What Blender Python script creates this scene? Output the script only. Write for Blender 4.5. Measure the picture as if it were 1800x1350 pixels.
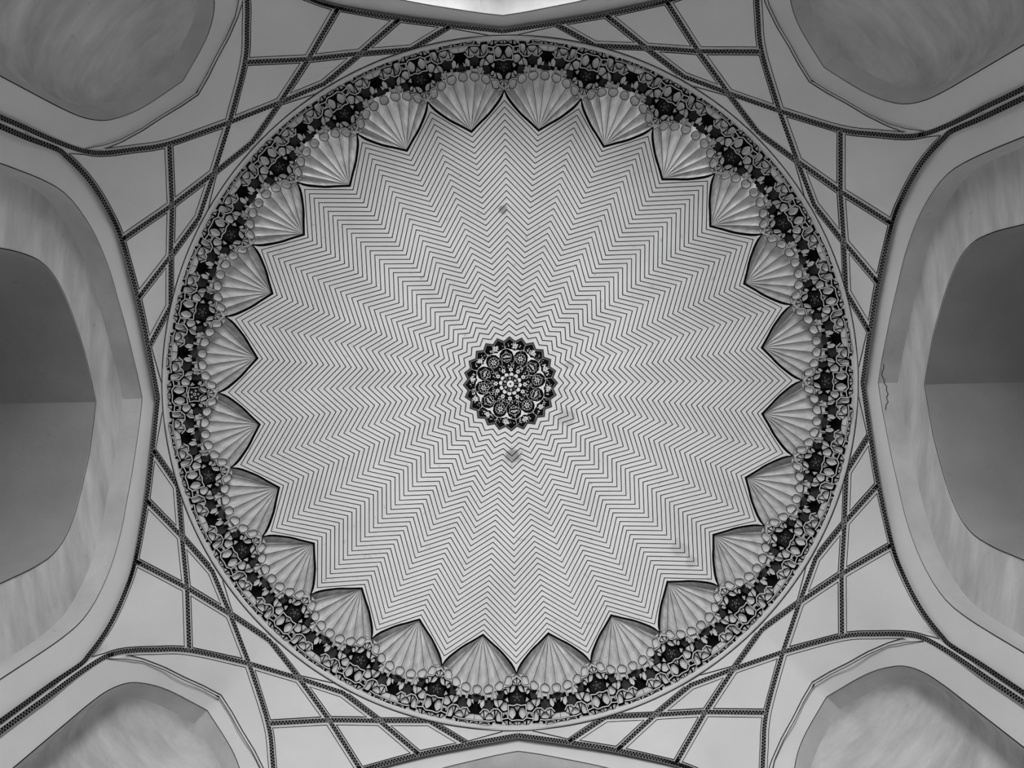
import bpy, math, random
from mathutils import Vector, Matrix
from mathutils.geometry import delaunay_2d_cdt

random.seed(7)
sc = bpy.context.scene
C = sc.collection
for o in list(bpy.data.objects):
    bpy.data.objects.remove(o)

# ------------------------------------------------------------------ camera
F = 1450.0            # focal length in pixels of the 1800 px wide frame
EYE = 1.5             # eye height above the floor
CX, CY, TX, TY, RO = 0.0045, -0.6075, math.radians(0.092), math.radians(2.583), math.radians(1.204)
cd = bpy.data.cameras.new('camera')
cd.sensor_fit = 'HORIZONTAL'; cd.sensor_width = 36.0; cd.lens = 36.0 * F / 1800.0
cd.clip_start = 0.05; cd.clip_end = 200
cam = bpy.data.objects.new('camera', cd); C.objects.link(cam)
right0 = Vector((math.cos(TX), 0, -math.sin(TX)))
down0 = Vector((-math.sin(TX) * math.sin(TY), math.cos(TY), -math.cos(TX) * math.sin(TY)))
fwd = Vector((math.sin(TX) * math.cos(TY), math.sin(TY), math.cos(TX) * math.cos(TY)))
right = right0 * math.cos(RO) + down0 * math.sin(RO)
down = -right0 * math.sin(RO) + down0 * math.cos(RO)
m = Matrix((right, -down, -fwd)).transposed().to_4x4()
m.translation = Vector((CX, CY, EYE))
cam.matrix_world = m
sc.camera = cam
sc.cycles.max_bounces = 5; sc.cycles.diffuse_bounces = 4; sc.cycles.glossy_bounces = 2

# ------------------------------------------------------------------ world, daylight, exposure
w = bpy.data.worlds.new('World'); sc.world = w; w.use_nodes = True
bg = w.node_tree.nodes['Background']
bg.inputs['Color'].default_value = (1, 1, 1, 1); bg.inputs['Strength'].default_value = 0.05

def area_lamp(name, loc, rot_z, sx, sy, power, tilt=0.0):
    l = bpy.data.lights.new(name, 'AREA'); l.shape = 'RECTANGLE'; l.size = sx; l.size_y = sy; l.energy = power
    o = bpy.data.objects.new(name, l); C.objects.link(o); o.location = loc
    o.rotation_euler = (math.radians(90 + tilt), 0, rot_z)       # faces +Y when rot_z = 0 after the flip below
    return o
# daylight through the open entrance (towards the top of the picture)
area_lamp('entrance_daylight', (0, -12.5, 4.7), 0, 11.0, 9.2, 19000, 0)
area_lamp('far_side_fill', (0, 8.3, 3.0), math.pi, 3.3, 5.5, 620, 25)  # added fill lamp opposite the entrance, softens the contrast; no known opening here

vs = sc.view_settings
vs.view_transform = 'Standard'; vs.look = 'None'; vs.exposure = -1.40; vs.gamma = 1.0; vs.use_curve_mapping = False

# ------------------------------------------------------------------ materials (all neutral: a black and white photograph)
def plaster(name, val, var=0.10, scale=1.3, rough=0.75, streak=None, local=False, spot=0.0, bump=0.15, smudges=()):
    mt = bpy.data.materials.new(name); mt.use_nodes = True
    nt = mt.node_tree; N = nt.nodes; L = nt.links
    b = N['Principled BSDF']; b.inputs['Roughness'].default_value = rough
    b.inputs['Specular IOR Level'].default_value = 0.0 if val < 0.12 else 0.25
    g = N.new('ShaderNodeNewGeometry')
    mp = N.new('ShaderNodeMapping'); tc = N.new('ShaderNodeTexCoord'); L.new(tc.outputs['Object'] if local else g.outputs['Position'], mp.inputs['Vector'])
    if streak: mp.inputs['Scale'].default_value = streak
    n1 = N.new('ShaderNodeTexNoise'); n1.inputs['Scale'].default_value = scale; n1.inputs['Detail'].default_value = 5
    n1.inputs['Roughness'].default_value = 0.6
    L.new(mp.outputs[0], n1.inputs['Vector'])
    r = N.new('ShaderNodeMapRange'); r.inputs['From Min'].default_value = 0.3; r.inputs['From Max'].default_value = 0.7
    r.inputs['To Min'].default_value = val * (1 - var); r.inputs['To Max'].default_value = val * (1 + var)
    L.new(n1.outputs['Fac'], r.inputs['Value'])
    last = r.outputs[0]
    if spot:
        n2 = N.new('ShaderNodeTexNoise'); n2.inputs['Scale'].default_value = 9; n2.inputs['Detail'].default_value = 3
        L.new(g.outputs['Position'], n2.inputs['Vector'])
        r2 = N.new('ShaderNodeMapRange'); r2.inputs['From Min'].default_value = 0.66; r2.inputs['From Max'].default_value = 0.76
        r2.inputs['To Min'].default_value = 1.0; r2.inputs['To Max'].default_value = 1 - spot
        L.new(n2.outputs['Fac'], r2.inputs['Value'])
        mu = N.new('ShaderNodeMath'); mu.operation = 'MULTIPLY'
        L.new(last, mu.inputs[0]); L.new(r2.outputs[0], mu.inputs[1]); last = mu.outputs[0]
    if smudges:
        nn = N.new('ShaderNodeTexNoise'); nn.inputs['Scale'].default_value = 7; nn.inputs['Detail'].default_value = 4
        L.new(g.outputs['Position'], nn.inputs['Vector'])
    for (px_, py_, pz_, rad, dark) in smudges:                     # old stains with ragged edges
        vd = N.new('ShaderNodeVectorMath'); vd.operation = 'DISTANCE'
        L.new(g.outputs['Position'], vd.inputs[0]); vd.inputs[1].default_value = (px_, py_, pz_)
        ad = N.new('ShaderNodeMath'); ad.operation = 'MULTIPLY_ADD'; L.new(nn.outputs['Fac'], ad.inputs[0])
        ad.inputs[1].default_value = rad * 2.2; L.new(vd.outputs['Value'], ad.inputs[2])
        rr = N.new('ShaderNodeMapRange'); rr.inputs['From Min'].default_value = rad * 1.75; rr.inputs['From Max'].default_value = rad * 2.25
        rr.inputs['To Min'].default_value = dark; rr.inputs['To Max'].default_value = 1.0; L.new(ad.outputs[0], rr.inputs['Value'])
        mu = N.new('ShaderNodeMath'); mu.operation = 'MULTIPLY'
        L.new(last, mu.inputs[0]); L.new(rr.outputs[0], mu.inputs[1]); last = mu.outputs[0]
    co = N.new('ShaderNodeCombineColor')
    for k in range(3): L.new(last, co.inputs[k])
    L.new(co.outputs[0], b.inputs['Base Color'])
    if bump:
        n3 = N.new('ShaderNodeTexNoise'); n3.inputs['Scale'].default_value = 14; n3.inputs['Detail'].default_value = 4
        L.new(g.outputs['Position'], n3.inputs['Vector'])
        bp = N.new('ShaderNodeBump'); bp.inputs['Strength'].default_value = bump; bp.inputs['Distance'].default_value = 0.02
        L.new(n3.outputs['Fac'], bp.inputs['Height']); L.new(bp.outputs[0], b.inputs['Normal'])
    return mt
M = dict(
    dome=plaster('dome_plaster', 0.69, 0.06, 1.1, spot=0.25, bump=0.08, smudges=[(0.03, 1.2, 14.93, 0.14, 0.45), (-0.05, -2.76, 14.64, 0.07, 0.5), (0.9, 0.55, 14.95, 0.16, 0.75), (2.59, 2.62, 14.35, 0.15, 0.8), (2.75, 2.8, 14.27, 0.1, 0.78), (0.96, -0.3, 14.95, 0.08, 0.75)]),
    net=plaster('net_plaster', 0.57, 0.05, 0.9, rough=0.55, spot=0.0, bump=0.06),
    niche=plaster('niche_plaster', 0.50, 0.16, 1.6, streak=(1.0, 1.0, 0.35), spot=0.12, bump=0.2),
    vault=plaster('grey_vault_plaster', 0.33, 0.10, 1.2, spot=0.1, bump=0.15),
    niche2=plaster('streaked_plaster', 0.50, 0.26, 3.2, streak=(1.0, 0.22, 1.0), local=True, spot=0.15, bump=0.2),
    shell=plaster('shell_plaster', 0.55, 0.30, 3.0, rough=0.5, streak=(0.8, 3.0, 3.0), local=True, spot=0.15, bump=0.12),
    cell=plaster('cell_plaster', 0.50, 0.10, 4.0, rough=0.5, bump=0.05),
    ridge=plaster('ridge_plaster', 0.50, 0.05, 4.0, rough=0.5, bump=0.0),
    black=plaster('black_paint', 0.006, 0.2, 3.0, rough=0.8, bump=0.0),
    tile=plaster('dark_tile', 0.016, 0.25, 6.0, rough=0.5, bump=0.0),
    plaque=plaster('grey_tile', 0.04, 0.35, 9.0, rough=0.6, bump=0.0),
    recess=plaster('dark_recess', 0.008, 0.2, 6.0, rough=0.8, bump=0.0),
    border=plaster('grey_border', 0.07, 0.3, 8.0, rough=0.7, bump=0.0),
    inlay=plaster('pale_inlay', 0.72, 0.08, 8.0, rough=0.7, bump=0.0),
    zigzag=plaster('grey_zigzag', 0.30, 0.1, 8.0, rough=0.7, bump=0.0),
    greyinlay=plaster('grey_inlay', 0.22, 0.2, 8.0, rough=0.7, bump=0.0),
    floor=plaster('stone_floor', 0.20, 0.10, 1.5, rough=0.6, bump=0.05),
)

# ------------------------------------------------------------------ helpers
def link(name, mesh, parent=None, rz=0.0):
    o = bpy.data.objects.new(name, mesh); C.objects.link(o)
    if parent is not None: o.parent = parent
    o.rotation_euler = (0, 0, rz)
    return o
def mesh(name, verts, faces, mat, smooth=True, angle=35):
    me = bpy.data.meshes.new(name); me.from_pydata([tuple(v) for v in verts], [], faces)
    me.materials.append(M[mat])
    if smooth:
        me.polygons.foreach_set('use_smooth', [True] * len(me.polygons))
        me.set_sharp_from_angle(angle=math.radians(angle))
    me.update()
    return me
def tag(o, label=None, cat=None, group=None, kind=None):
    if label: o['label'] = label
    if cat: o['category'] = cat
    if group: o['group'] = group
    if kind: o['kind'] = kind
    return o
def empty(name, loc=(0, 0, 0)):
    o = bpy.data.objects.new(name, None); C.objects.link(o); o.location = loc; o.empty_display_size = 0.2
    return o
class MB:
    def __init__(s): s.v = []; s.f = []
    def add(s, verts, faces):
        b = len(s.v); s.v += [tuple(v) for v in verts]; s.f += [tuple(i + b for i in fc) for fc in faces]
    def mesh(s, name, mat, smooth=True, angle=35): return mesh(name, s.v, s.f, mat, smooth, angle)

def interp(pts, x):
    if x <= pts[0][0]: return pts[0][1]
    lo, hi = 0, len(pts) - 1
    if x >= pts[hi][0]: return pts[hi][1]
    while hi - lo > 1:
        md = (lo + hi) // 2
        if pts[md][0] <= x: lo = md
        else: hi = md
    (x0, y0), (x1, y1) = pts[lo], pts[hi]
    return y0 + (y1 - y0) * (x - x0) / max(x1 - x0, 1e-9)
def catmull(pts, n=8):
    out = []
    P = [Vector(p) for p in pts]
    P = [P[0] * 2 - P[1]] + P + [P[-1] * 2 - P[-2]]
    for i in range(1, len(P) - 2):
        for k in range(n):
            t = k / n; a, b, c, d = P[i - 1], P[i], P[i + 1], P[i + 2]
            out.append(0.5 * (2 * b + (c - a) * t + (2 * a - 5 * b + 4 * c - d) * t * t + (3 * b - a - 3 * c + d) * t ** 3))
    out.append(P[-2])
    return [tuple(p) for p in out]

# ---- the profiles of the place, measured in metres (s = sideways, h = height above the eye)
DA, DS, R0, H0 = 4.95, 5.565, 4.97, 11.8
ARCH = catmull([(0, 11.635), (.355, 11.53), (.71, 11.42), (1.05, 11.295), (1.385, 11.155), (1.75, 10.945), (2.1, 10.70), (2.43, 10.40), (2.66, 10.07), (2.80, 9.76), (2.875, 9.44), (2.91, 9.1), (2.92, 8.6)])
SQ = catmull([(0, 10.76), (.3, 10.60), (.6, 10.45), (.85, 10.27), (1.09, 10.07), (1.2, 9.92), (1.30, 9.68), (1.35, 9.35), (1.375, 9.0), (1.435, 8.6)])
LINE1 = catmull([(0, 11.39), (.3, 11.29), (.6, 11.16), (.98, 10.99), (1.3, 10.82), (1.66, 10.63), (2.06, 10.31), (2.35, 9.92), (2.5, 9.55), (2.55, 9.1), (2.56, 8.6)])
LINE2 = catmull([(0, 10.815), (.46, 10.66), (.69, 10.57), (1.0, 10.40), (1.3, 10.21), (1.56, 9.97), (1.72, 9.66), (1.775, 9.25), (1.78, 8.8)])
E1 = catmull([(0, 10.55), (.4, 10.37), (.62, 10.24), (.8, 10.07), (.95, 9.84), (1.035, 9.5), (1.062, 9.1), (1.065, 8.6)])
THF = math.atan2(2.92, DA)
def bound(th):
    if th <= THF:
        return DA / math.cos(th), interp(ARCH, DA * math.tan(th))
    return DS / math.cos(math.pi / 4 - th), interp(SQ, DS * math.tan(math.pi / 4 - th))
def slope(th):
    rb, hb = bound(th); return (rb - R0) / (H0 - hb)
TH1, TH2 = math.radians(29.4), math.radians(32.0)            # the foot, where the two arches meet on the pier
KTAB = [(math.radians(i * 0.5), slope(math.radians(i * 0.5))) for i in range(91) if not 29.3 < i * 0.5 < 32.1]
def net_h(u, v):
    a, b = max(abs(u), abs(v)), min(abs(u), abs(v))
    th = math.atan2(b, a); rho = math.hypot(a, b)
    rb, hb = bound(th)
    wall = rb * F / rho
    if rho >= rb * F / hb: return wall
    k = interp(KTAB, th)
    return min(wall, (R0 + k * H0) / (rho / F + k))
def at(u, v, h, lift=0.0):
    """point of the hall: plan slope (u, v)/F, height h above the eye, brought forward by lift metres"""
    p = Vector((u * h / F, v * h / F, h))
    p *= 1 - lift / p.length
    p.z += EYE
    return p
def net(u, v, lift=0.0): return at(u, v, net_h(u, v), lift)
def hcap(rho):
    q = (rho / F) ** 2 / 21.0
    return 13.5 if q < 1e-9 else (-1 + math.sqrt(1 + 4 * q * 13.5)) / (2 * q)
def rotp(p, a):
    c, s = math.cos(a), math.sin(a); return (p[0] * c - p[1] * s, p[0] * s + p[1] * c)

def strip(mb, pts, width, fn, closed=False, off=0.0, grow=None):
    """a ribbon of the given width (in plan-slope units) along a polyline, laid on the surface fn"""
    n = len(pts); L = []; R = []
    for i in range(n):
        p = Vector(pts[i])
        a = Vector(pts[i - 1]) if (i > 0 or closed) else None
        b = Vector(pts[(i + 1) % n]) if (i < n - 1 or closed) else None
        d0 = (p - a).normalized() if a is not None else (b - p).normalized()
        d1 = (b - p).normalized() if b is not None else d0
        t = d0 + d1
        t = t.normalized() if t.length > 1e-6 else d0
        nn = Vector((-t.y, t.x)); cs = max(0.45, nn.dot(Vector((-d0.y, d0.x))))
        g_ = 1.0 if grow is None else grow(p.x, p.y)
        L.append(p + nn * (g_ * (off + width / 2) / cs)); R.append(p + nn * (g_ * (off - width / 2) / cs))
    vs_ = [fn(q.x, q.y) for q in L] + [fn(q.x, q.y) for q in R]
    fs = [(i, (i + 1) % n, n + (i + 1) % n, n + i) for i in range(n if closed else n - 1)]
    mb.add(vs_, fs)
def resample(pts, step):
    out = [Vector(pts[0])]
    for a, b in zip(pts, pts[1:]):
        a, b = Vector(a), Vector(b); k = max(1, int(math.ceil((b - a).length / step)))
        out += [a.lerp(b, i / k) for i in range(1, k + 1)]
    return [(p.x, p.y) for p in out]

# ------------------------------------------------------------------ floor
fl = link('floor', mesh('floor', [(-14, -14, 0), (14, -14, 0), (14, 14, 0), (-14, 14, 0)], [(0, 1, 2, 3)], 'floor', False))
tag(fl, 'pale stone floor of the domed hall', 'floor', kind='structure')

# ------------------------------------------------------------------ the four great arches (built on +X, turned)
def full_profile(half, n=26, low=(8.0, 5.0, 2.0, -EYE)):
    P = [Vector(p) for p in half]; acc = [0]
    for a, b in zip(P, P[1:]): acc.append(acc[-1] + (b - a).length)
    out = []; j = 0
    for i in range(n):
        t = acc[-1] * i / (n - 1)
        while j < len(P) - 2 and acc[j + 1] < t: j += 1
        q = P[j].lerp(P[j + 1], min(1, (t - acc[j]) / max(1e-9, acc[j + 1] - acc[j]))); out.append((q.x, q.y))
    s = out[-1][0]; out += [(s, h) for h in low]
    return [(-a, b) for a, b in reversed(out[1:])] + out
def loft(rows):
    n = len(rows[0]); v = [p for r in rows for p in r]; f = []
    for i in range(len(rows) - 1):
        for k in range(n - 1):
            f.append((i * n + k, i * n + k + 1, (i + 1) * n + k + 1, (i + 1) * n + k))
    return v, f
def prof_x(pr, x): return [Vector((x, s, h + EYE)) for s, h in pr]
def prof_line(pr, x, wid=0.011, lift=0.012):
    mb = MB()
    strip(mb, pr, wid, lambda s, h: Vector((x - lift, s, h + EYE)))
    return mb
pA, p1, p2 = full_profile(ARCH), full_profile(LINE1), full_profile(LINE2)
mid12 = [((a[0] + b[0]) / 2, (a[1] + b[1]) / 2) for a, b in zip(p1, p2)]
arch_parts = [
    ('archivolt', mesh('archivolt', *loft([prof_x(pA, DA), prof_x(p1, 5.1)]), 'net')),
    ('soffit', mesh('soffit', *loft([prof_x(p1, 5.1), prof_x(p1, 5.36)]), 'niche')),
    ('arch_face', mesh('arch_face', *loft([prof_x(p1, 5.36), prof_x(mid12, 5.42), prof_x(p2, 5.45)]), 'niche2')),
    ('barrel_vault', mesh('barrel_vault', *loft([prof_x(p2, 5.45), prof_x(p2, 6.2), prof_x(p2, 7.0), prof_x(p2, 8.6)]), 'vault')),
    ('edge_line', prof_line(p1, 5.1).mesh('edge_line', 'black', False)),
    ('edge_line', prof_line(p2, 5.45).mesh('edge_line', 'black', False)),
]
top_parts = arch_parts[:1] + [                                # entrance soffit deepened out of view so that it catches more daylight
    ('soffit', mesh('deep_soffit', *loft([prof_x(p1, 5.1), prof_x(p1, 5.4), prof_x(p1, 5.72)]), 'niche')),
    ('arch_face', mesh('entrance_arch_face', *loft([prof_x(p1, 5.72), prof_x(p2, 5.77)]), 'niche2')),
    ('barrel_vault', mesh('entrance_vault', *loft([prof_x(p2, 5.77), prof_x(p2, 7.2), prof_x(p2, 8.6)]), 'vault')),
    arch_parts[4]]
back_me = mesh('back_wall', [(8.6, -1.85, 0), (13, -1.85, 0), (13, 1.85, 0), (8.6, 1.85, 0), (8.6, -1.85, 12.5), (13, -1.85, 12.5), (13, 1.85, 12.5), (8.6, 1.85, 12.5)], [(0, 1, 5, 4), (1, 2, 6, 5), (2, 3, 7, 6), (4, 5, 6, 7)], 'niche', False)
arch_labels = [
    'pointed arch with shaded barrel vault beyond the right edge of the dome',
    'pointed arch at the bottom edge of the picture, below the dome',
    'pointed arch with shaded barrel vault beyond the left edge of the dome',
    'pointed arch with brightly lit soffit at the top edge of the picture']
arches = []
for k in range(4):
    r = empty('arched_niche', (0, 0, 0)); arches.append(r); r.rotation_euler = (0, 0, k * math.pi / 2)
    tag(r, arch_labels[k], 'arch', 'great arches around the dome')
    for nm, me in (top_parts if k == 3 else arch_parts): link(nm, me, r)
    if k in (0, 2): link('back_wall', back_me, r)

# a crack in the soffit of the arch on the right, and chips of lost plaster
mb = MB(); strip(mb, [(5.125, -.26), (5.133, -.2), (5.117, -.13), (5.13, -.09), (5.165, -.04), (5.172, .01), (5.20, .05), (5.185, .1), (5.204, .15), (5.172, .2), (5.185, .26), (5.15, .3), (5.133, .367)], 0.012, lambda x, y: Vector((x, y, interp(LINE1, abs(y)) + EYE - 0.004)))
crack = link('crack', mb.mesh('crack', 'border', False), arches[0])
# ------------------------------------------------------------------ the four corner squinches (built on +X, turned to the diagonals)
pS, pE = full_profile(SQ, 26), full_profile(E1, 26)
def conch(q):
    c, s = math.cos(q), math.sin(q); out = []
    for a, h in pE:
        hh = h if h <= 8.6 else 8.6 + (h - 8.6) * c
        out.append(Vector((5.95 + 0.5 * s, a * c, hh + EYE)))
    return out
sq_parts = [
    ('archivolt', mesh('squinch_archivolt', *loft([prof_x(pS, DS), prof_x(pE, 5.72)]), 'net')),
    ('soffit', mesh('squinch_soffit', *loft([prof_x(pE, 5.72), prof_x(pE, 5.95)]), 'niche')),
    ('half_dome', mesh('half_dome', *loft([conch(math.pi / 2 * i / 14) for i in range(15)]), 'niche2', angle=50)),
    ('edge_line', prof_line(pE, 5.72).mesh('squinch_line', 'black', False)),
]
sq_labels = ['plastered corner squinch at the bottom right, lit hollow with dark lower rim',
             'plastered corner squinch at the bottom left, lit hollow with dark lower rim',
             'shaded plastered corner squinch in the top left corner',
             'shaded plastered corner squinch in the top right corner']
for k in range(4):
    r = empty('corner_squinch'); r.rotation_euler = (0, 0, math.pi / 4 + k * math.pi / 2)
    tag(r, sq_labels[k], 'squinch', 'corner squinches')
    for nm, me in sq_parts: link(nm, me, r)

# ------------------------------------------------------------------ the net of ribs between arches and ring (one quadrant, turned)
A0, A1, A2, A3 = (620.1, 0), (633.2, 90.1), (648, 177.8), (672.1, 282.8)
N1, N2, N3 = (582.1, 337.2), (507.2, 388.6), (587.8, 247)
K1, K2, K3 = (591.6, 158.5), (439, 439), (536, 311.5)
S1, S2 = (582.7, 446.7), (476.7, 476.7)
APATH = [A3, (691.8, 334.6), (714.7, 379.1), (737.1, 411.7), (761.6, 439.6), (777.8, 454.7)]
ALOW = [(826.3, 480.2), (874.3, 507.8), (960, 557), (1100, 638), (1600, 928), (2600, 1508)]
SPATH = [S1, (646.8, 440.9), (696.3, 439.3), (728.8, 445.0), (760.9, 459.2)]
SLOW = [(801.4, 481.7), (841.8, 505.9), (873.6, 524.0), (960, 575), (1100, 659), (1600, 958.5), (2600, 1557.6)]
def between(full, a, b):                                   # the stretch of a smoothed path from a to b
    ia = min(range(len(full)), key=lambda i: (Vector(full[i]) - Vector(a)).length); ib = min(range(len(full)), key=lambda i: (Vector(full[i]) - Vector(b)).length)
    return full[ia:ib + 1]
AFULL = catmull([A0, A1, A2] + APATH + ALOW, 5)
SFULL = catmull([S2] + SPATH + SLOW, 5)
APATH = between(AFULL, A3, APATH[-1]); SPATH = between(SFULL, S1, SPATH[-1])
STOP = between(SFULL, S1, (728.8, 445.0)); ATOP = between(AFULL, A3, (761.6, 439.6))
sw = lambda P: [(b, a) for a, b in P]
FOOT = (772, 453)
E0 = [(728.6, 449.6), (697, 453.2), (665.8, 460.4), (630, 477), (595.2, 497.3), (562, 514.5), (532.5, 532.5)]
def arc(p, q, n=8, rad=612.5):
    a0, a1 = math.atan2(p[1], p[0]), math.atan2(q[1], q[0])
    return [(rad * math.cos(a0 + (a1 - a0) * i / n), rad * math.sin(a0 + (a1 - a0) * i / n)) for i in range(n + 1)]
# panels: list of (path, clear distance from the path, draw a line along it)
W1, W2 = 8.3, 6.3
panels = [
    [(list(reversed(ATOP)), W2, 1), ([A3, N1], W1, 1), ([N1, S1], W1, 1), (STOP, W2, 1), ([STOP[-1], FOOT, ATOP[-1]], W2, 1)],
    [([S1, N1], W2, 1), ([N1, N2], W1, 1), ([N2, S2], W1, 1), ([S2, S1], W2, 1)],
    [([A3, A2], W2, 1), ([A2, N3], W1, 1), ([N3, N1], W1, 1), ([N1, A3], W2, 1)],
    [([N1, N3], W2, 1), ([N3, K3], W1, 1), ([K3, N2], W1, 1), ([N2, N1], W2, 1)],
    [([A2, A1], W2, 1), ([A1, K1], W1, 1), ([K1, N3], W1, 1), ([N3, A2], W2, 1)],
    [([A1, A0], 5.2, 1), (arc(A0, K1, 10), 1.2, 0), ([K1, A1], 5.2, 1)],
    [([N3, K1], 5.2, 1), (arc(K1, K3, 10), 1.2, 0), ([K3, N3], 5.2, 1)],
    [([N2, K3], 5.2, 1), (arc(K3, K2, 10), 1.2, 0), ([K2, N2], 5.2, 1)],
]
tipS = (716, 443)
SBIG = between(SFULL, S1, (700, 439.3))
big = [([tipS] + list(reversed(SBIG)), W1, 1), (list(reversed(between(SFULL, S2, S1))), W1, 1), (sw(between(SFULL, S2, S1)), W1, 1),
       (sw(SBIG + [tipS]), W1, 1),
       (sw([tipS] + E0[2:]) , 5.0, 1), (list(reversed([tipS] + E0[2:])), 5.0, 1)]
def inset(segs):
    pts = []; dist = []; lines = []
    for path, d, ln in segs:
        for i in range(len(path) - 1):
            if (Vector(path[i]) - Vector(path[i + 1])).length < 0.6: continue
            pts.append(Vector(path[i])); dist.append(d); lines.append(ln)
    n = len(pts)
    area = sum(pts[i].x * pts[(i + 1) % n].y - pts[(i + 1) % n].x * pts[i].y for i in range(n)) / 2
    sg = 1 if area > 0 else -1
    out = []
    for i in range(n):
        d0 = (pts[i] - pts[i - 1]).normalized(); d1 = (pts[(i + 1) % n] - pts[i]).normalized()
        n0 = Vector((-d0.y, d0.x)) * sg; n1 = Vector((-d1.y, d1.x)) * sg
        q0 = pts[i] + n0 * dist[i - 1]; q1 = pts[i] + n1 * dist[i]
        cr = d0.x * d1.y - d0.y * d1.x
        if abs(cr) < 0.05: out.append((q0 + q1) / 2)
        else:
            t = ((q1 - q0).x * d1.y - (q1 - q0).y * d1.x) / cr; out.append(q0 + d0 * t)
    return [(p.x, p.y) for p in out], lines
def panel_mesh(poly, lift):
    poly = resample(poly + [poly[0]], 14)[:-1]
    n = len(poly); xs = [p[0] for p in poly]; ys = [p[1] for p in poly]
    # keep the creases of the vault (towards the foot and on the diagonal) as edges of the plate
    cr = []
    for fa in (THF, math.pi / 4, math.pi / 2 - THF):
        d = Vector((math.cos(fa), math.sin(fa))); new = []
        for i in range(n):
            p, q = Vector(poly[i]), Vector(poly[(i + 1) % n]); new.append((p.x, p.y))
            cp, cq = d.x * p.y - d.y * p.x, d.x * q.y - d.y * q.x
            if cp * cq < 0 and min(abs(cp), abs(cq)) > 0.3:
                m_ = p.lerp(q, cp / (cp - cq)); new.append((m_.x, m_.y)); cr.append((fa, m_.length))
        poly = new; n = len(poly)
    pts = [Vector(p) for p in poly]; creases = []
    for fa in (THF, math.pi / 4, math.pi / 2 - THF):
        rs = sorted(r for a, r in cr if a == fa)
        if len(rs) >= 2:
            r = rs[0] + 5
            while r < rs[-1] - 4:
                pts.append(Vector((r * math.cos(fa), r * math.sin(fa)))); r += 6
            creases.append(fa)
    x = min(xs) + 7
    while x < max(xs):
        y = min(ys) + 7
        while y < max(ys):
            ins = False; j = n - 1; near = 1e9
            for i in range(n):
                (xi, yi), (xj, yj) = poly[i], poly[j]
                if (yi > y) != (yj > y) and x < (xj - xi) * (y - yi) / (yj - yi) + xi: ins = not ins
                near = min(near, math.hypot(xi - x, yi - y)); j = i
            if ins and near > 6 and all(abs(math.cos(fa) * y - math.sin(fa) * x) > 5 for fa in creases): pts.append(Vector((x, y)))
            y += 14
        x += 14
    v, e, f, ov, oe, of = delaunay_2d_cdt(pts, [(i, (i + 1) % n) for i in range(n)], [], 1, 1e-4)
    V = [net(p.x, p.y, lift) for p in v]; Fc = [tuple(t) for t in f]
    b = len(V)                               # the plate's edge, back to the ground
    V += [net(p[0], p[1], lift) for p in poly] + [net(p[0], p[1], -0.002) for p in poly]
    Fc += [(b + i, b + (i + 1) % n, b + n + (i + 1) % n, b + n + i) for i in range(n)]
    return mesh('panel', V, Fc, 'net', True, 25)
def border_mesh(poly, lines, lift):
    mb = MB(); n = len(poly); i = 0; runs = []; cur = []
    if all(lines):
        c = [poly[k] for k in range(n)]
        P = resample(c + [c[0]], 14)[:-1]
        strip(mb, P, 1.25, lambda u, v: net(u, v, lift), closed=True)
    else:
        st = next(k for k in range(n) if lines[k] and not lines[k - 1])
        run = [poly[st]]
        for j in range(n):
            k = (st + j) % n
            if not lines[k]: break
            run.append(poly[(k + 1) % n])
        strip(mb, resample(run, 14), 1.25, lambda u, v: net(u, v, lift))
    return mb.mesh('border_line', 'black', False)
quad_panels = []
for segs in panels:
    for swap in (0, 1):
        s2 = [((sw(p) if swap else p), d, l) for p, d, l in segs]
        poly, lines = inset(s2)
        quad_panels.append((panel_mesh(poly, 0.010), border_mesh(poly, lines, 0.0125)))
poly, lines = inset(big)
quad_panels.append((panel_mesh(poly, 0.010), border_mesh(poly, lines, 0.0125)))

def band_meshes(path, half=3.5, lift=0.009, step=12):
    P = resample(path, step); mb = MB()
    fn = lambda u, v: net(u, v, lift)
    gw = lambda u, v: max(1.0, 11.1 / net_h(u, v))
    strip(mb, P, half * 2, fn, grow=gw)
    dk = mb.mesh('rib_band', 'black', False)
    z = MB()
    Q = resample(path, 3.0); zz = []
    for i, p in enumerate(Q):
        a = Vector(Q[max(0, i - 1)]); b = Vector(Q[min(len(Q) - 1, i + 1)]); t = (b - a).normalized()
        s = half * 0.82 * (1 if i % 2 else -1) * gw(*p)
        zz.append((p[0] - t.y * s, p[1] + t.x * s))
    fz = lambda u, v: net(u, v, lift + 0.003)
    strip(z, zz, 0.62, fz)
    for s in (-1, 1): strip(z, P, 0.55, fz, off=s * (half + 0.1), grow=gw)
    return dk, z.mesh('zigzag_line', 'zigzag', False)
bands = []
lowA = lambda P: P
for swp in (0, 1):
    g = sw if swp else (lambda P: P)
    bands.append(band_meshes(g(AFULL)))
    bands.append(band_meshes(g(list(reversed(SFULL))) + (sw if not swp else (lambda P: P))([N2, K3, N3, A2])))
    bands.append(band_meshes(g([S1, N1, N3, K1, A1])))
bands.append(band_meshes([A3, N1, N2, K2] + sw([N2, N1, A3])))
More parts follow.
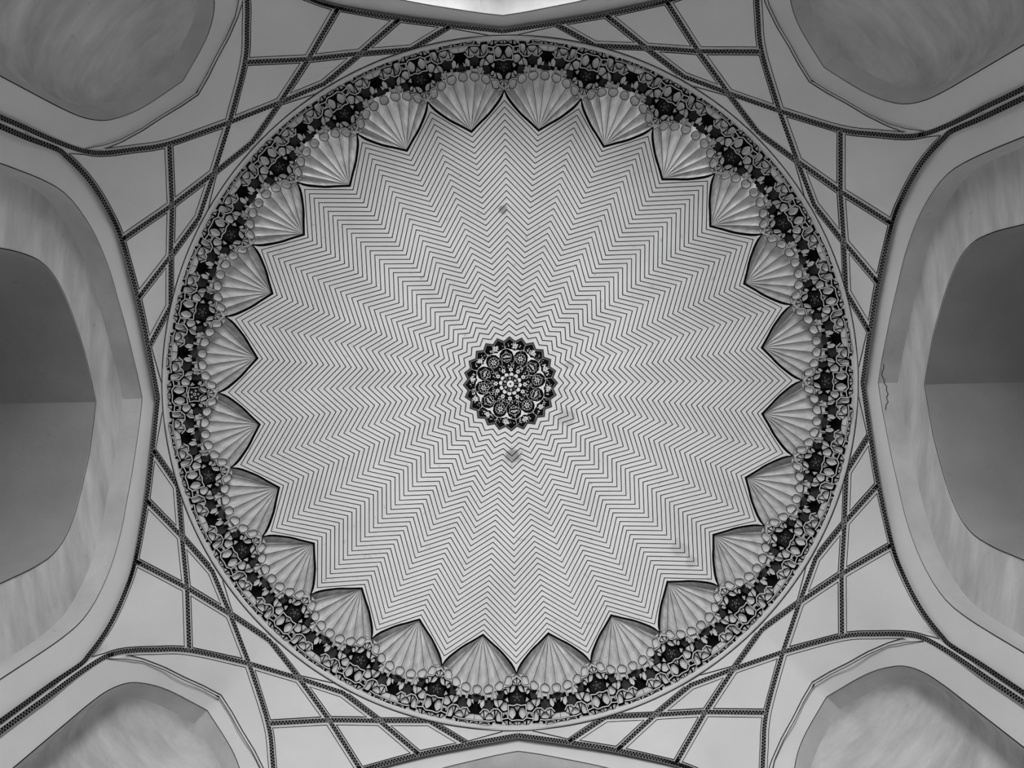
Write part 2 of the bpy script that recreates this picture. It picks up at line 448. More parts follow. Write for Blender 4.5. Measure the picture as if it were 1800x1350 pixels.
# ground of the quadrant
gv = []; gf = []; NT, NR = 300, 18
for i in range(NT + 1):
    th = math.pi / 2 * i / NT; tt = th if th <= math.pi / 4 else math.pi / 2 - th
    rb, hb = bound(tt); r1 = rb * F / hb
    k = interp(KTAB, tt); hc = H0 - (rb - R0) / k if abs(k) > 1e-6 else hb
    rc = min(r1, rb * F / hc) if hc > hb else r1
    for q in range(NR + 1):
        rho = 604 + (rc - 604) * q / 12 if q <= 12 else rc + (r1 - rc) * (q - 12) / 6
        gv.append(net(rho * math.cos(th), rho * math.sin(th)))
for i in range(NT):
    for k in range(NR):
        a = i * (NR + 1) + k; gf.append((a, a + 1, a + NR + 2, a + NR + 1))
ground_me = mesh('ground', gv, gf, 'net')
e0 = MB(); strip(e0, resample(E0 + sw(list(reversed(E0))), 10), 1.3, lambda u, v: net(u, v, 0.02))
e0_me = e0.mesh('squinch_edge_line', 'black', False)
pend_labels = ['rib-netted plaster pendentive at the lower right, between dome ring and corner squinch',
               'rib-netted plaster pendentive at the lower left, between dome ring and corner squinch',
               'rib-netted plaster pendentive at the upper left, between dome ring and corner squinch',
               'rib-netted plaster pendentive at the upper right, between dome ring and corner squinch']
for q in range(4):
    r = empty('pendentive'); r.rotation_euler = (0, 0, q * math.pi / 2)
    tag(r, pend_labels[q], 'pendentive', 'netted pendentives')
    link('ground', ground_me, r)
    for pm, bm_ in quad_panels:
        p = link('panel', pm, r); link('border_line', bm_, p)
    for dk, zz in bands:
        b = link('rib_band', dk, r); tag(link('zigzag_line', zz, b), kind='stuff')
    link('edge_line', e0_me, r)

# ------------------------------------------------------------------ ring moulding at the foot of the dome
def revolve(profile, n=192):
    v = []; f = []; k = len(profile)
    for i in range(n):
        a = 2 * math.pi * i / n
        for r, h in profile: v.append((r * math.cos(a), r * math.sin(a), h + EYE))
    for i in range(n):
        for j in range(k - 1):
            f.append((i * k + j, i * k + j + 1, ((i + 1) % n) * k + j + 1, ((i + 1) % n) * k + j))
    return v, f
trim = link('trim_1', mesh('trim_1', *revolve([(4.985, 11.83), (4.98, 11.79), (4.965, 11.775), (4.948, 11.775), (4.938, 11.785), (4.942, 11.81), (5.02, 11.9)]), 'net'))
tag(trim, 'plain pale ring moulding around the foot of the dome', 'moulding', kind='structure')
rl = MB(); strip(rl, [(612.6 * math.cos(2 * math.pi * i / 240), 612.6 * math.sin(2 * math.pi * i / 240)) for i in range(240)], 1.2, lambda u, v: net(u, v, 0.013), closed=True)
link('ring_line', rl.mesh('ring_line', 'black', False), trim)

# ------------------------------------------------------------------ dome with chevron bands
dome = empty('dome')
tag(dome, 'shallow pale plaster dome covered in black zigzag chevron lines with a rim of fluted shells', 'dome')
SECT = math.radians(15)
def fold(rho, th):
    w_ = abs(((math.degrees(th) + 7.5) % 15) - 7.5) / 7.5
    return (0.5 - w_) * 2 * 0.0035 * rho * 12.8 / F
def cap(u, v, lift=0.0):
    rho = math.hypot(u, v)
    return at(u, v, hcap(rho) + fold(rho, math.atan2(v, u)), lift)
WHITE = [(0, 511), (1.0, 508), (3.2, 502), (9, 492.5), (21.5, 477), (30, 467.5), (39.5, 459)]      # x across, y along the valley axis
OUT = [(0, 517), (2.6, 513), (6.6, 505), (12.6, 496), (24.6, 480.3), (33, 471), (42.5, 462.3)]
pol = lambda r, d: (r * math.sin(math.radians(d)), r * math.cos(math.radians(d)))
WHITE.append(pol(444.5, 7.5)); OUT.append(pol(450, 7.5))
OUT = [(a[0] + (b[0] - a[0]) * 0.8, a[1] + (b[1] - a[1]) * 0.8) for a, b in zip(WHITE, OUT)]
def half_to_full(half):                                    # half = [(x, y)] from valley to tip; returns full turn, axis 0 along +X
    pts = []
    for k in range(24):
        a = k * SECT
        for x, y in half[:-1]: pts.append(rotp((y, x), a))
        rev = list(reversed(half))
        for x, y in rev[:-1]: pts.append(rotp((y, -x), a + SECT))
    return pts
def zig(out, inn, sub=3):
    h = []
    a, b = Vector((0, out)), Vector(pol(inn, 7.5))
    for i in range(sub + 1): p = a.lerp(b, i / sub); h.append((p.x, p.y))
    return half_to_full(h)
outs = [496 - 11.18 * i for i in range(37)] + [84.2]
inns = [438 - 9.8 * i for i in range(37)] + [76.6]
GAP = 0.76
def ring_mesh(outer, inner, thick=0.022):
    n = len(outer)
    V = [cap(*p, 0) for p in outer] + [cap(*p, 0) for p in inner] + [cap(*p, -thick) for p in outer] + [cap(*p, -thick) for p in inner]
    Fc = []
    for i in range(n):
        j = (i + 1) % n
        Fc += [(i, j, n + j, n + i), (i, 2 * n + i, 2 * n + j, j), (n + i, n + j, 3 * n + j, 3 * n + i)]
    return mesh('chevron_band', V, Fc, 'dome', False)
def wz(i, d): return zig(outs[i] + d * 1.38, inns[i] + d * 1.32)
# outermost band follows the curved shell edges
def resamp_half(half, n):
    P = [Vector(p) for p in half]; acc = [0]
    for a, b in zip(P, P[1:]): acc.append(acc[-1] + (b - a).length)
    out = []; j = 0
    for i in range(n + 1):
        t = acc[-1] * i / n
        while j < len(P) - 2 and acc[j + 1] < t: j += 1
        q = P[j].lerp(P[j + 1], (t - acc[j]) / (acc[j + 1] - acc[j])); out.append((q.x, q.y))
    return out
WH = catmull(WHITE, 4); OH = catmull(OUT, 4)
o0 = half_to_full(resamp_half(WH, 10)); i0 = zig(outs[0] + GAP * 1.38, inns[0] + GAP * 1.32, 10)
link('chevron_band', ring_mesh(o0, i0), dome)
for i in range(37):
    link('chevron_band', ring_mesh(wz(i, -GAP), wz(i + 1, GAP if i < 36 else 0.0)), dome)
# dark ground seen in the joints, with the heavy black outline along the shells
gp = half_to_full(resamp_half(OH, 10)); n = len(gp)
rows = [[cap(p[0] * t, p[1] * t, -0.016) for p in gp] for t in (1, .93, .86, .75, .62, .5, .38, .26, .14)]
V = [p for r in rows for p in r]; Fc = []
for a in range(len(rows) - 1):
    for i in range(n): Fc.append((a * n + i, a * n + (i + 1) % n, (a + 1) * n + (i + 1) % n, (a + 1) * n + i))
b = len(V); V += [cap(p[0], p[1], -0.05) for p in gp]
for i in range(n): Fc.append((i, b + i, b + (i + 1) % n, (i + 1) % n))
link('joint_ground', mesh('joint_ground', V, Fc, 'black', False), dome)

# ------------------------------------------------------------------ the 24 fluted shells
tip = (0.0, 449.0)                                          # shell axis along y
c_tips = [(518.6, 6.15 - 0.15), (528.5, 4.35), (534.5, 2.2), (536.5, 0.0)]
base = [pol(513.5, -7.42)] + [pol(r, -d) for r, d in c_tips[:3]] + [pol(*c_tips[3])] + [pol(r, d) for r, d in reversed(c_tips[:3])] + [pol(513.5, 7.42)]
OHs = resamp_half(OH, 16)
c75, s75 = math.cos(math.radians(7.5)), math.sin(math.radians(7.5))
side = [(x * c75 - y * s75, y * c75 + x * s75) for x, y in reversed(OHs)]
# side: from tip to cusp along the left outline, in shell coordinates (x negative to the left)
side = [(-abs(x), y) for x, y in side]
side[0] = (0.0, 449.5)
def hshell(x, y, dpt=0.0):
    rho = math.hypot(x, y); t = min(1, max(0, (rho - 447) / 100))
    return hcap(rho) + 0.02 + 0.085 * math.sin(math.pi * min(1, t * 0.9)) + dpt
def edge_curve(j, t):
    if j == 0 or j == 8:
        k = t * (len(side) - 1); i = min(int(k), len(side) - 2); a = k - i
        p = (side[i][0] * (1 - a) + side[i + 1][0] * a, side[i][1] * (1 - a) + side[i + 1][1] * a)
        return p if j == 0 else (-p[0], p[1])
    e = base[j]; L = 1.25
    return (tip[0] + (e[0] - tip[0]) * t * L, tip[1] + (e[1] - tip[1]) * t * L)
NA, NB = 6, 9
sh_rot = SECT / 2
flutes = []
for j in range(8):
    V = []; Fc = []
    for ib in range(NB + 1):
        t = ib / NB
        A, B = Vector(edge_curve(j, t)), Vector(edge_curve(j + 1, t))
        wdt = (B - A).length
        g = min(0.38, wdt * 0.22) / max(wdt, 1e-6)
        for ia in range(NA + 1):
            a = ia / NA
            p = A.lerp(B, g + (1 - 2 * g) * a)
            dp = 0.0024 * wdt * (1 - (2 * a - 1) ** 2)
            q = rotp((p.y, -p.x), 0)
            V.append(at(q[0], q[1], hshell(p.x, p.y, dp)))
    for ib in range(NB):
        for ia in range(NA):
            k = ib * (NA + 1) + ia; Fc.append((k, k + 1, k + NA + 2, k + NA + 1))
    flutes.append(mesh('flute', V, Fc, 'shell'))
V = []; Fc = []
for ib in range(9):
    for j in range(9):
        p = edge_curve(j, ib / 8); V.append(at(p[1], -p[0], hshell(p[0], p[1], 0.012 + 0.0024 * 30)))
for ib in range(8):
    for j in range(8):
        k = ib * 9 + j; Fc.append((k, k + 1, k + 10, k + 9))
shell_back = mesh('shell_back', V, Fc, 'black', False)
for k in range(24):
    s = link('shell_niche', shell_back, dome, sh_rot + k * SECT)
    for me in flutes: link('flute', me, s)

# ------------------------------------------------------------------ muqarnas frieze: 24 units centred on the cusps between the shells
frieze = empty('muqarnas_frieze')
tag(frieze, 'ring of small stalactite cells and dark stars between the shells and the ring moulding', 'muqarnas')
D0 = 0.15
def hf(rho): return 11.88 + (606 - rho) * 0.42 / 66
def P_(lst): return [(r, d + D0) for r, d in lst]
POLY = dict(
 c1=[(518.41, 1.78), (518.4, 1.03), (521.51, 0.83), (531.27, 0.98), (533.49, 1.37), (533.1, 2.1), (529.56, 2.2), (523.32, 2.07)],
 c2=[(527.59, 3.29), (528.75, 2.65), (533.15, 2.44), (540.28, 2.57), (543.49, 2.99), (543.23, 3.56), (538.97, 4.02), (533.61, 3.95)],
 c3=[(533.88, 5.31), (535.73, 4.66), (539.15, 4.4), (546.29, 4.45), (549.6, 5.52), (548.92, 5.81), (543.78, 6.09), (538.29, 5.9)],
 o1=[(533.95, 0.79), (534.5, 0.06), (541.12, 0.22), (545.51, 0.61), (546.37, 1.23), (540.15, 1.08)],
 o4=[(558.15, 4.15), (559.23, 3.55), (563.59, 3.3), (573.76, 3.13), (571.72, 3.63), (567.43, 4.02)],
 o6=[(563.33, 2.29), (564.15, 1.64), (569.48, 1.56), (577.03, 1.59), (579.33, 2.26), (575.88, 2.76), (571.46, 2.86)],
 o7=[(572.59, 0.91), (573.98, 0.37), (582.04, 0.07), (587.35, 0.21), (593.5, 0.75), (586.36, 1.36), (577.47, 1.32)],
 o8=[(583.86, 4.79), (587.52, 4.14), (594.12, 3.98), (595.77, 5.28), (589.59, 5.37)],
 o9=[(578.69, 3.25), (583.9, 2.83), (590.09, 2.68), (597.65, 2.66), (597.45, 3.44), (588.61, 3.61)])
FLAT = dict(
 o2=[(537.56, 2.24), (535.71, 1.18), (547.25, 1.32), (545.49, 1.61), (541.05, 1.75)],
 o3=[(542.89, 2.28), (541.95, 1.85), (546.37, 1.56), (549.48, 1.6), (549.95, 1.93), (546.45, 2.27)],
 t1=[(524.64, 0.63), (522.1, -0.10), (534.97, -0.10), (529.58, 0.2)],
 t2=[(526.86, 0.64), (530.47, 0.22), (534.07, 0.0), (532.18, 0.64)],
 a1=[(551.03, 5.65), (548.51, 4.44), (560.54, 4.47), (560.64, 4.65), (556.23, 4.73), (556.57, 5.28), (561.95, 5.34), (561.63, 5.53)],
 f1=[(545.71, 4.17), (548.6, 3.64), (555.66, 3.51), (558.4, 3.69), (558.22, 4.29)],
 f2=[(560.51, 3.4), (559.85, 2.66), (562.91, 2.38), (568.79, 2.87), (572.4, 3.04), (567.11, 3.19)],
 o5=[(559.31, 2.11), (554.37, 1.6), (559.69, 1.41), (564.14, 1.41), (562.38, 1.73)],
 a2=[(581.6, 2.48), (579.7, 1.54), (591.71, 1.6), (590.83, 1.71), (585.49, 1.76), (584.64, 2.11), (589.56, 2.24), (589.13, 2.37)],
 f3=[(569.64, -0.13), (570.86, 0.41), (575.82, 0.05), (579.86, -0.12)],
 f4=[(588.59, 6.35), (579.28, 5.89), (596.06, 5.67), (590.95, 5.98)],
 f5=[(578.29, 5.76), (579.59, 5.08), (582.59, 4.88), (588.67, 5.33), (595.06, 5.53)],
 f6=[(581.59, 4.71), (577.2, 3.97), (591.37, 3.82), (591.45, 3.99), (586.19, 4.15)],
 f7=[(577.1, 3.75), (578.25, 3.25), (585.04, 3.58), (590.44, 3.73)],
 f8=[(560.5, 6.1), (562.5, 5.75), (571, 5.75), (577, 6.2), (573, 6.55), (566, 6.6)],
 f9=[(561.5, 6.9), (562, 6.3), (567.5, 6.68), (570.5, 7.0)],
 sh=[(587.35, 7.34), (587.86, 6.53), (591.29, 5.84), (596.95, 5.67), (596.63, 7.34)],
 r1=[(598.97, 6.48), (598.9, 4.61), (605.54, 4.53), (606.58, 4.78), (601.75, 4.9), (600.87, 5.55), (602.73, 6.19), (606.42, 6.33)],
 r1o=[(606.2, 6.07), (603.53, 6.10), (601.92, 5.55), (603.2, 4.95), (606.11, 4.84)],
 r0=[(599.3, 7.34), (599.13, 6.65), (606.7, 6.63), (606.38, 6.76), (603.32, 6.83), (601.86, 7.15), (601.9, 7.34)],
 r2=[(606.28, 4.27), (600.46, 4.21), (596.65, 3.67), (601.05, 3.56), (601.63, 2.57), (596.26, 2.4), (601.51, 1.79), (607.28, 1.7)],
 g1=[(596.66, 2.14), (595.71, 1.53), (607.27, 1.48), (602.39, 1.7)],
 g2=[(596.15, 1.31), (599.28, 0.75), (605.04, 1.27)],
 g3=[(607.26, 1.27), (602.37, 1.14), (599.74, 0.66), (603.37, 0.15), (607.39, 0.07)],
 g4=[(599.31, 0.49), (596.75, -0.10), (606.98, -0.10), (602.48, 0.15)],
 k0=[(512.5, 0.1), (514.5, 1.35), (519.0, 0.7), (516.5, 0.35)])
RIDGE = [[(517.0, -0.15), (522.0, 0.32), (523.9, 0.80), (531.5, 0.88), (534.6, 1.2), (535.6, 2.35)],
         [(568.14, 1.45), (569.51, 0.54), (567.15, -0.15)], [(568.14, 1.45), (578, 1.42), (592, 1.5)],
         [(585.12, 6.47), (577.51, 5.9), (578.29, 5.13), (582.52, 4.77), (575.64, 4.07), (575.58, 3.26), (582.07, 2.61), (597.9, 2.55)],
         [(593.63, 2.58), (591.25, 1.4), (595.72, 0.83), (594.53, -0.15)],
         [(543.8, 4.25), (550.5, 4.30), (560.0, 4.38)], [(551.5, 5.75), (561.5, 5.65)],
         [(546.0, 3.75), (551.0, 6.15 - 2.7)], [(598.0, 7.34), (598.0, 4.55), (596.0, 3.75)]]
def pxy(r, d): a = math.radians(d); return (r * math.cos(a), r * math.sin(a))
def frz(u, v, back=0.0):
    return at(u, v, hf(math.hypot(u, v)), -back)
def orient(pts):
    a = sum(pts[i][0] * pts[(i + 1) % len(pts)][1] - pts[(i + 1) % len(pts)][0] * pts[i][1] for i in range(len(pts)))
    return pts if a > 0 else list(reversed(pts))
def shrink(pts, d):
    n = len(pts); out = []
    for i in range(n):
        p, a, b_ = Vector(pts[i]), Vector(pts[i - 1]), Vector(pts[(i + 1) % n])
        d0, d1 = (p - a).normalized(), (b_ - p).normalized()
        nn = Vector((-d0.y - d1.y, d0.x + d1.x)); nn = nn.normalized() if nn.length > 1e-6 else Vector((-d0.y, d0.x))
        cs = max(0.6, nn.dot(Vector((-d0.y, d0.x)))); out.append(tuple(p + nn * (d / cs)))
    return out
def smooth_poly(pts, n=2):
    k = len(pts); out = []
    for i in range(k):
        a, b_, c, d = (Vector(pts[(i + q) % k]) for q in (-1, 0, 1, 2))
        for s in range(n):
            t = s / n
            q = 0.5 * (2 * b_ + (c - a) * t + (2 * a - 5 * b_ + 4 * c - d) * t * t + (3 * b_ - a - 3 * c + d) * t ** 3)
            lin = b_.lerp(c, t); out.append(tuple(lin.lerp(q, 0.7)))
    return out
def dish(pts, depth, front=0.0, back=0.09):
    """a hollow cell: a rim, a scooped face and sides that run back into the frieze"""
    pts = shrink(orient(smooth_poly(pts)), 0.3); n = len(pts)
    cx = sum(p[0] for p in pts) / n; cy = sum(p[1] for p in pts) / n
    rows = []
    for s, dp in ((1, back), (1, front), (0.90, front + depth * 0.15), (0.66, front + depth * 0.62), (0.33, front + depth * 0.93)):
        rows.append([frz(cx + (p[0] - cx) * s, cy + (p[1] - cy) * s, dp) for p in pts])
    V = [p for r in rows for p in r] + [frz(cx, cy, front + depth)]; Fc = []
    for a in range(len(rows) - 1):
        for i in range(n): Fc.append((a * n + i, a * n + (i + 1) % n, (a + 1) * n + (i + 1) % n, (a + 1) * n + i))
    for i in range(n): Fc.append(((len(rows) - 1) * n + i, (len(rows) - 1) * n + (i + 1) % n, len(V) - 1))
    return V, Fc
def flat(pts, front=0.012, back=0.09, gap=0.25, tilt=0.015):
    pts = shrink(orient(pts), gap); n = len(pts)
    V = [frz(*p, front + tilt * (i % 2)) for i, p in enumerate(pts)] + [frz(*p, back) for p in pts]
    return V, [tuple(range(n))] + [(i, n + i, n + (i + 1) % n, (i + 1) % n) for i in range(n)]
mir = lambda lst: [(r, -d) for r, d in lst]
cells = []
for nm, kind, dep in (('c1', 'rim_cell', .045), ('c2', 'rim_cell', .05), ('c3', 'rim_cell', .05), ('o1', 'oval_cell', .035), ('o4', 'oval_cell', .04),
                      ('o6', 'oval_cell', .05), ('o7', 'oval_cell', .055), ('o8', 'oval_cell', .045), ('o9', 'oval_cell', .05)):
    for lst in (P_(POLY[nm]), mir(P_(POLY[nm]))):
        cells.append((kind, mesh(kind, *dish([pxy(*p) for p in lst], dep * 0.75, 0.0 if kind == 'rim_cell' else 0.01), 'cell', True, 60)))
c4 = [(535.89, 0), (538.4, .66), (543.2, .82), (548.6, .66), (551.6, .3), (551.6, -.3), (548.6, -.66), (543.2, -.82), (538.4, -.66)]
cells.append(('rim_cell', mesh('rim_cell', *dish([pxy(r, d + 7.5) for r, d in c4], .05), 'cell', True, 60)))
fm = MB()
for nm, lst in FLAT.items():
    for L_ in (P_(lst), mir(P_(lst))): fm.add(*flat([pxy(*p) for p in L_], front=0.02 if nm[0] in 'ofg' else 0.01))
facet_me = fm.mesh('facets', 'cell', False)
om = MB()
allp = [P_(v) for v in POLY.values()] + [mir(P_(v)) for v in POLY.values()] + [[(r, d + 7.5) for r, d in c4]]
for lst in allp: strip(om, orient(smooth_poly([pxy(*p) for p in lst])), 1.1, lambda u, v: frz(u, v, -0.004), closed=True)
for lst in FLAT.values():
    for L_ in (P_(lst), mir(P_(lst))): strip(om, orient([pxy(*p) for p in L_]), 0.6, lambda u, v: frz(u, v, 0.003), closed=True)
outline_me = om.mesh('painted_outline', 'black', False)
rm = MB()
for lst in RIDGE:
    for L_ in (P_(lst), mir(P_(lst))):
        pp = resample([pxy(*p) for p in L_], 4)
        strip(rm, pp, 1.3, lambda u, v: frz(u, v, -0.012))
        strip(rm, pp, 1.9, lambda u, v: frz(u, v, 0.004))
ridge_me = rm.mesh('ridge', 'ridge', False)
# dark star plaque in a sunk star, with its painted ring and dots
st = P_([(536.77, -0.15), (543.5, 0.28), (546.41, 0.51), (547.7, 1.27), (556.14, 1.13), (565.47, 1.23), (567.86, -0.15)])
st = st + mir(list(reversed(st[1:-1])))
sp = orient([pxy(*p) for p in st]); 
ns = len(sp); V = [frz(*p, 0.075) for p in sp] + [frz(*pxy(555, 0), 0.075)]
DARK = [[(545, 4.1), (543.6, 2.4), (551, 2.3), (558.5, 2.5), (559, 3.4), (555, 3.5), (548, 3.7)],
        [(562, 5.6), (561.5, 4.5), (568, 4.1), (576, 4.2), (581, 4.7), (577.5, 5.1), (576, 5.8), (570, 5.8)]]
dark_mes = []
for lst in DARK:
    for L_ in (P_(lst), mir(P_(lst))):
        q = orient([pxy(*p) for p in L_])
        dark_mes.append(mesh('sunk_tile', [frz(*p, 0.08) for p in q], [tuple(range(len(q)))], 'plaque', False))
q = orient([pxy(r, 7.5 + d) for r, d in ((553, -.75), (553, .75), (559, 1.0), (563, .5), (567, 0), (563, -.5), (559, -1.0))])
dark_mes.append(mesh('sunk_tile', [frz(*p, 0.08) for p in q], [tuple(range(len(q)))], 'plaque', False))
star_me = mesh('star_plaque', V, [(i, (i + 1) % ns, ns) for i in range(ns)], 'tile', False)
sd = MB()
c0 = pxy(555.5, 0)
def ringpts(c, r, k=14): return [(c[0] + r * math.cos(2 * math.pi * i / k), c[1] + r * math.sin(2 * math.pi * i / k)) for i in range(k)]
strip(sd, ringpts(c0, 2.2), 0.7, lambda u, v: frz(u, v, 0.071), closed=True)
for i in range(5):
    a = 2 * math.pi * i / 5 + math.pi
    strip(sd, ringpts((c0[0] + 6.3 * math.cos(a), c0[1] + 6.3 * math.sin(a)), 0.9, 8), 0.5, lambda u, v: frz(u, v, 0.071), closed=True)
stardec_me = sd.mesh('star_ring', 'greyinlay', False)
so = MB(); strip(so, shrink(sp, 0.9), 1.2, lambda u, v: frz(u, v, 0.069), closed=True)
strip(so, ringpts(c0, 2.2), 0.9, lambda u, v: frz(u, v, 0.068), closed=True)
for i in range(5):
    a = 2 * math.pi * i / 5 + math.pi
    strip(so, ringpts((c0[0] + 6.6 * math.cos(a), c0[1] + 6.6 * math.sin(a)), 1.3, 8), 0.8, lambda u, v: frz(u, v, 0.068), closed=True)
staroutline_me = so.mesh('star_outline', 'inlay', False)
# dark back of the unit, from the rim cells to the ring
innr = [(0, 521), (.5, 523), (1.0, 528), (1.4, 533), (2.2, 540), (3.2, 547), (5.0, 553), (7.5, 556)]
V = []; Fc = []; ND = 30
for i in range(ND + 1):
    d = -7.5 + 15 * i / ND; r0 = interp(innr, abs(d))
    for j in range(9):
        rr = r0 + (609 - r0) * j / 8
        V.append(frz(*pxy(rr, d), 0.09 + 0.05 * min(1, j / 2)))
for i in range(ND):
    for j in range(8): k = i * 9 + j; Fc.append((k, k + 1, k + 10, k + 9))
unit_me = mesh('unit_back', V, Fc, 'recess', False)  # dark joints; the near-black colour also stands in for shade inside the openings
for k in range(24):
    u = link('muqarnas_unit', unit_me, frieze, k * SECT)
    for nm, me in cells: link(nm, me, u)
    for nm, me in (('facet_work', facet_me), ('ridge', ridge_me), ('painted_outline', outline_me)): tag(link(nm, me, u), kind='stuff')
    for me in dark_mes: link('sunk_tile', me, u)
    s = link('star_plaque', star_me, u)
    if k == 12: link('star_outline', staroutline_me, u)
    else: tag(link('star_ring', stardec_me, u), kind='stuff')

# ------------------------------------------------------------------ the medallion at the crown
med = empty('ceiling_medallion')
tag(med, 'dark star-edged medallion with white floral arabesque at the crown of the dome', 'medallion')
def md(lift): return lambda u, v: at(u, v, hcap(math.hypot(u, v)), lift)
def star_fan(o, i, lift):
    P = zig(o, i, 1); n = len(P); rows = [[md(lift)(p[0] * t, p[1] * t) for p in P] for t in (1, .6, .25)]
    V = [p for r in rows for p in r] + [md(lift)(0.001, 0)]; Fc = []
    for a in range(2):
        for q in range(n): Fc.append((a * n + q, a * n + (q + 1) % n, (a + 1) * n + (q + 1) % n, (a + 1) * n + q))
    for q in range(n): Fc.append((2 * n + q, 2 * n + (q + 1) % n, 3 * n))
    return V, Fc
link('plate', mesh('plate', *star_fan(83.6, 76.2, -0.004), 'border', False), med)
link('ground', mesh('medallion_ground', *star_fan(79.0, 71.8, 0.002), 'black', False), med)
mb = MB(); strip(mb, zig(80.0, 72.8, 1), 0.7, md(0.004), closed=True)
link('star_line', mb.mesh('star_line', 'greyinlay', False), med)
LF = 0.008
def blob(mb, pts, lift=LF):
    n = len(pts); cx = sum(p[0] for p in pts) / n; cy = sum(p[1] for p in pts) / n
    mb.add([md(lift)(*p) for p in pts] + [md(lift)(cx, cy)], [(i, (i + 1) % n, n) for i in range(n)])
def ell(c, ax, ay, rot, k=10): return [(c[0] + ax * math.cos(t) * math.cos(rot) - ay * math.sin(t) * math.sin(rot), c[1] + ax * math.cos(t) * math.sin(rot) + ay * math.sin(t) * math.cos(rot)) for t in (2 * math.pi * i / k for i in range(k))]
def pc(r, a, c=(0, 0)): return (c[0] + r * math.cos(a), c[1] + r * math.sin(a))
# the heart
mb = MB(); strip(mb, ringpts((0, 0), 4.0, 24), 4.6, md(LF), closed=True)
for i in range(6):
    a = 2 * math.pi * i / 6 + 0.45; c = pc(10.2, a)
    strip(mb, ringpts(c, 1.7, 6), 1.0, md(LF), closed=True)
    blob(mb, ell(pc(11.5, a + .5), .7, .7, 0, 6)); blob(mb, ell(pc(8.6, a + .5), .5, .5, 0, 6))
strip(mb, ringpts((0, 0), 14.6, 36), 0.5, md(LF), closed=True)
link('central_rosette', mb.mesh('central_rosette', 'inlay', False), med)
def petal12(i):
    a = 2 * math.pi * i / 12 + 0.13; mb = MB()
    blob(mb, [pc(15.4, a - .20), pc(17.5, a - .22), pc(19.6, a - .12), pc(20.4, a), pc(19.6, a + .12), pc(17.5, a + .22), pc(15.4, a + .20)])
    return mb.mesh('petal', 'inlay', False)
def flower12(i):
    a = 2 * math.pi * i / 12 + 0.05; mb = MB(); c = pc(25.6, a)
    strip(mb, ringpts(c, 2.3, 8), 1.6, md(LF), closed=True); blob(mb, ell(c, .5, .5, 0, 6))
    for q in range(6): blob(mb, ell(pc(3.5, a + q * math.pi / 3, c), .75, .75, 0, 6))
    for s in (-1, 1):
        c2 = pc(32.5, a + .13 * s); blob(mb, ell(c2, 1.5, .8, a + .9 * s, 7)); blob(mb, ell(pc(29.6, a + .17 * s), .9, .6, a - .5, 6))
    strip(mb, [pc(29, a), pc(33, a + .04), pc(38, a - .03)], 0.5, md(LF))
    return mb.mesh('small_flower', 'inlay', False)
def rosette(a):
    mb = MB(); c = pc(47.5, a)
    strip(mb, ringpts(c, 8.8, 18), 0.45, md(LF), closed=True)
    for q in range(6): blob(mb, ell(pc(3.4, a + q * math.pi / 3, c), 1.55, 1.25, a + q * math.pi / 3, 8))
    blob(mb, ell(c, .9, .9, 0, 6))
    for q in range(10): blob(mb, ell(pc(6.8, a + q * math.pi / 5, c), .95, .6, a + q * math.pi / 5 + .8, 6))
    return mb.mesh('rosette', 'inlay', False)
def lotus(a):
    mb = MB(); c = pc(47.5, a)
    out = [pc(9.5, a + math.pi, c), pc(8.6, a + 2.2, c), pc(9.4, a + 1.2, c), pc(7.5, a + .5, c), pc(10.6, a, c), pc(7.5, a - .5, c), pc(9.4, a - 1.2, c), pc(8.6, a - 2.2, c)]
    strip(mb, out, 0.5, md(LF), closed=True)
    for q in (-1.1, -.55, 0, .55, 1.1): blob(mb, ell(pc(3.6, a + q, pc(-1.5, a, c)), 2.4, .62, a + q, 8))
    for q in (-1, 1):
        blob(mb, ell(pc(5.0, a + q * 1.5, c), 1.9, .75, a + q * .6, 7)); blob(mb, ell(pc(6.0, a + q * 2.5, c), 1.6, .7, a + q * 2.0, 7))
    blob(mb, ell(pc(-5.0, a, c), 1.2, .9, a, 7)); blob(mb, ell(pc(7.2, a, c), 1.3, .7, a, 7))
    return mb.mesh('lotus', 'inlay', False)
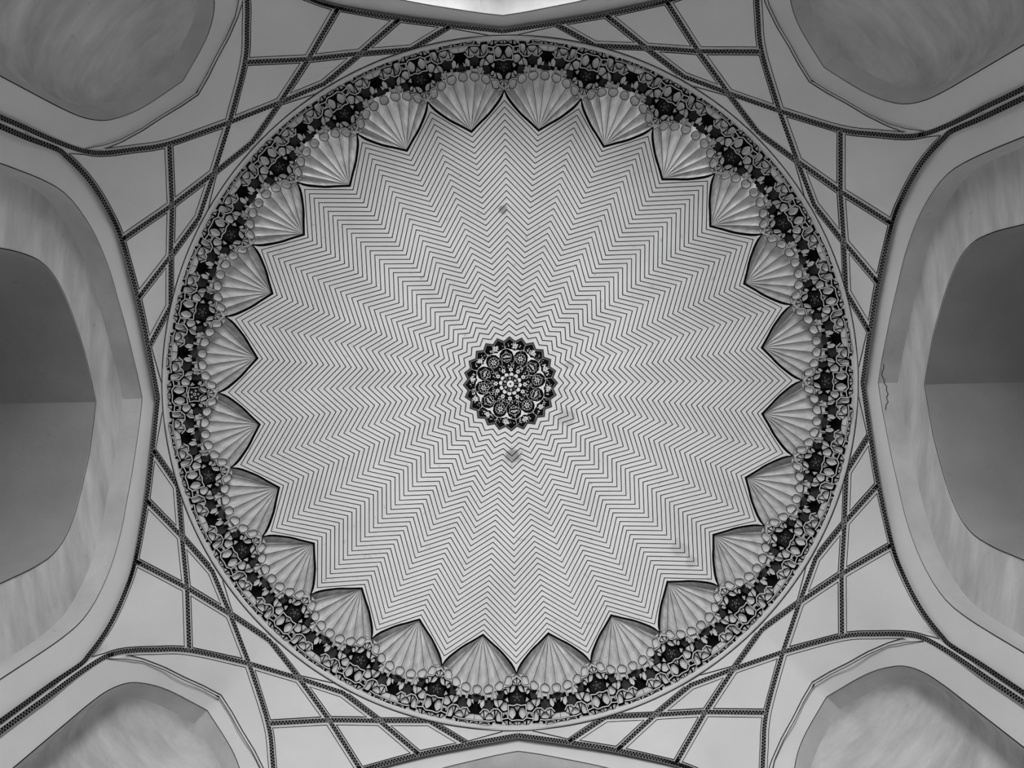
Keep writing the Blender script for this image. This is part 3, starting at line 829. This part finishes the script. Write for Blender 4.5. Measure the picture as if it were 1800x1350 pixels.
def crescent(a):
    mb = MB()
    for s in (-1, 1):
        pts = [pc(63.0 - 0.3, a), pc(60.2, a + .035 * s), pc(57.6, a + .085 * s), pc(54.8, a + .11 * s), pc(52.0, a + .12 * s), pc(53.0, a + .075 * s), pc(52.6, a + .045 * s), pc(53.4, a)]
        pts = [pc(61.6, a + .18 * s), pc(59.3, a + .115 * s), pc(56.4, a + .056 * s), pc(50.6, a + .014 * s), pc(50.4, a), pc(58.6, a), pc(61.0, a + .075 * s)]
        blob(mb, pts)
        strip(mb, [pc(61.6, a + .165 * s), pc(62.6, a + .22 * s), pc(62.2, a + .262 * s)], 0.7, md(LF))
    strip(mb, [pc(51.5, a), pc(44, a + .05), pc(38, a + .02), pc(34, a - .05)], 0.5, md(LF))
    return mb.mesh('crescent', 'inlay', False)
def sprig(a, seed):
    rnd = random.Random(seed); mb = MB(); c = pc(66.8, a)
    for q in range(9):
        t = a + q * 2 * math.pi / 9 + rnd.uniform(-.15, .15); L_ = rnd.uniform(4.2, 7.0)
        blob(mb, ell(pc(L_ * .58, t, c), L_ * .45, .85, t, 7))
    for q in range(9):
        blob(mb, ell(pc(rnd.uniform(63.5, 71), a + rnd.uniform(-.17, .17)), rnd.uniform(1.0, 2.0), .8, rnd.uniform(0, 3), 6))
    blob(mb, ell(pc(64.5, a + .255), 1.1, 1.1, 0, 6)); strip(mb, [pc(64.5, a + .25), pc(71, a + .245), pc(73.5, a + .26)], 0.5, md(LF))
    return mb.mesh('sprig', 'inlay', False)
base_a = -math.pi / 2 - 0.12
for i in range(12):
    a = base_a + 2 * math.pi * i / 12
    link('petal', petal12(i), med); link('small_flower', flower12(i), med)
    if i % 2 == 0: link('lotus', lotus(a), med)
    else: link('rosette', rosette(a), med)
    link('crescent', crescent(a + math.pi / 12), med)
    tag(link('sprig', sprig(a + math.pi / 12, i), med), kind='stuff')
mb = MB(); rnd = random.Random(3)
for i in range(300):
    r = rnd.choice([rnd.uniform(29, 40), rnd.uniform(36, 62), rnd.uniform(64, 72)]); a = rnd.uniform(0, 2 * math.pi)
    blob(mb, ell(pc(r, a), rnd.uniform(.5, 1.2), rnd.uniform(.4, .7), rnd.uniform(0, 3), 5), LF - 0.001)
tag(link('scatter_leaves', mb.mesh('scatter_leaves', 'inlay', False), med), kind='stuff')
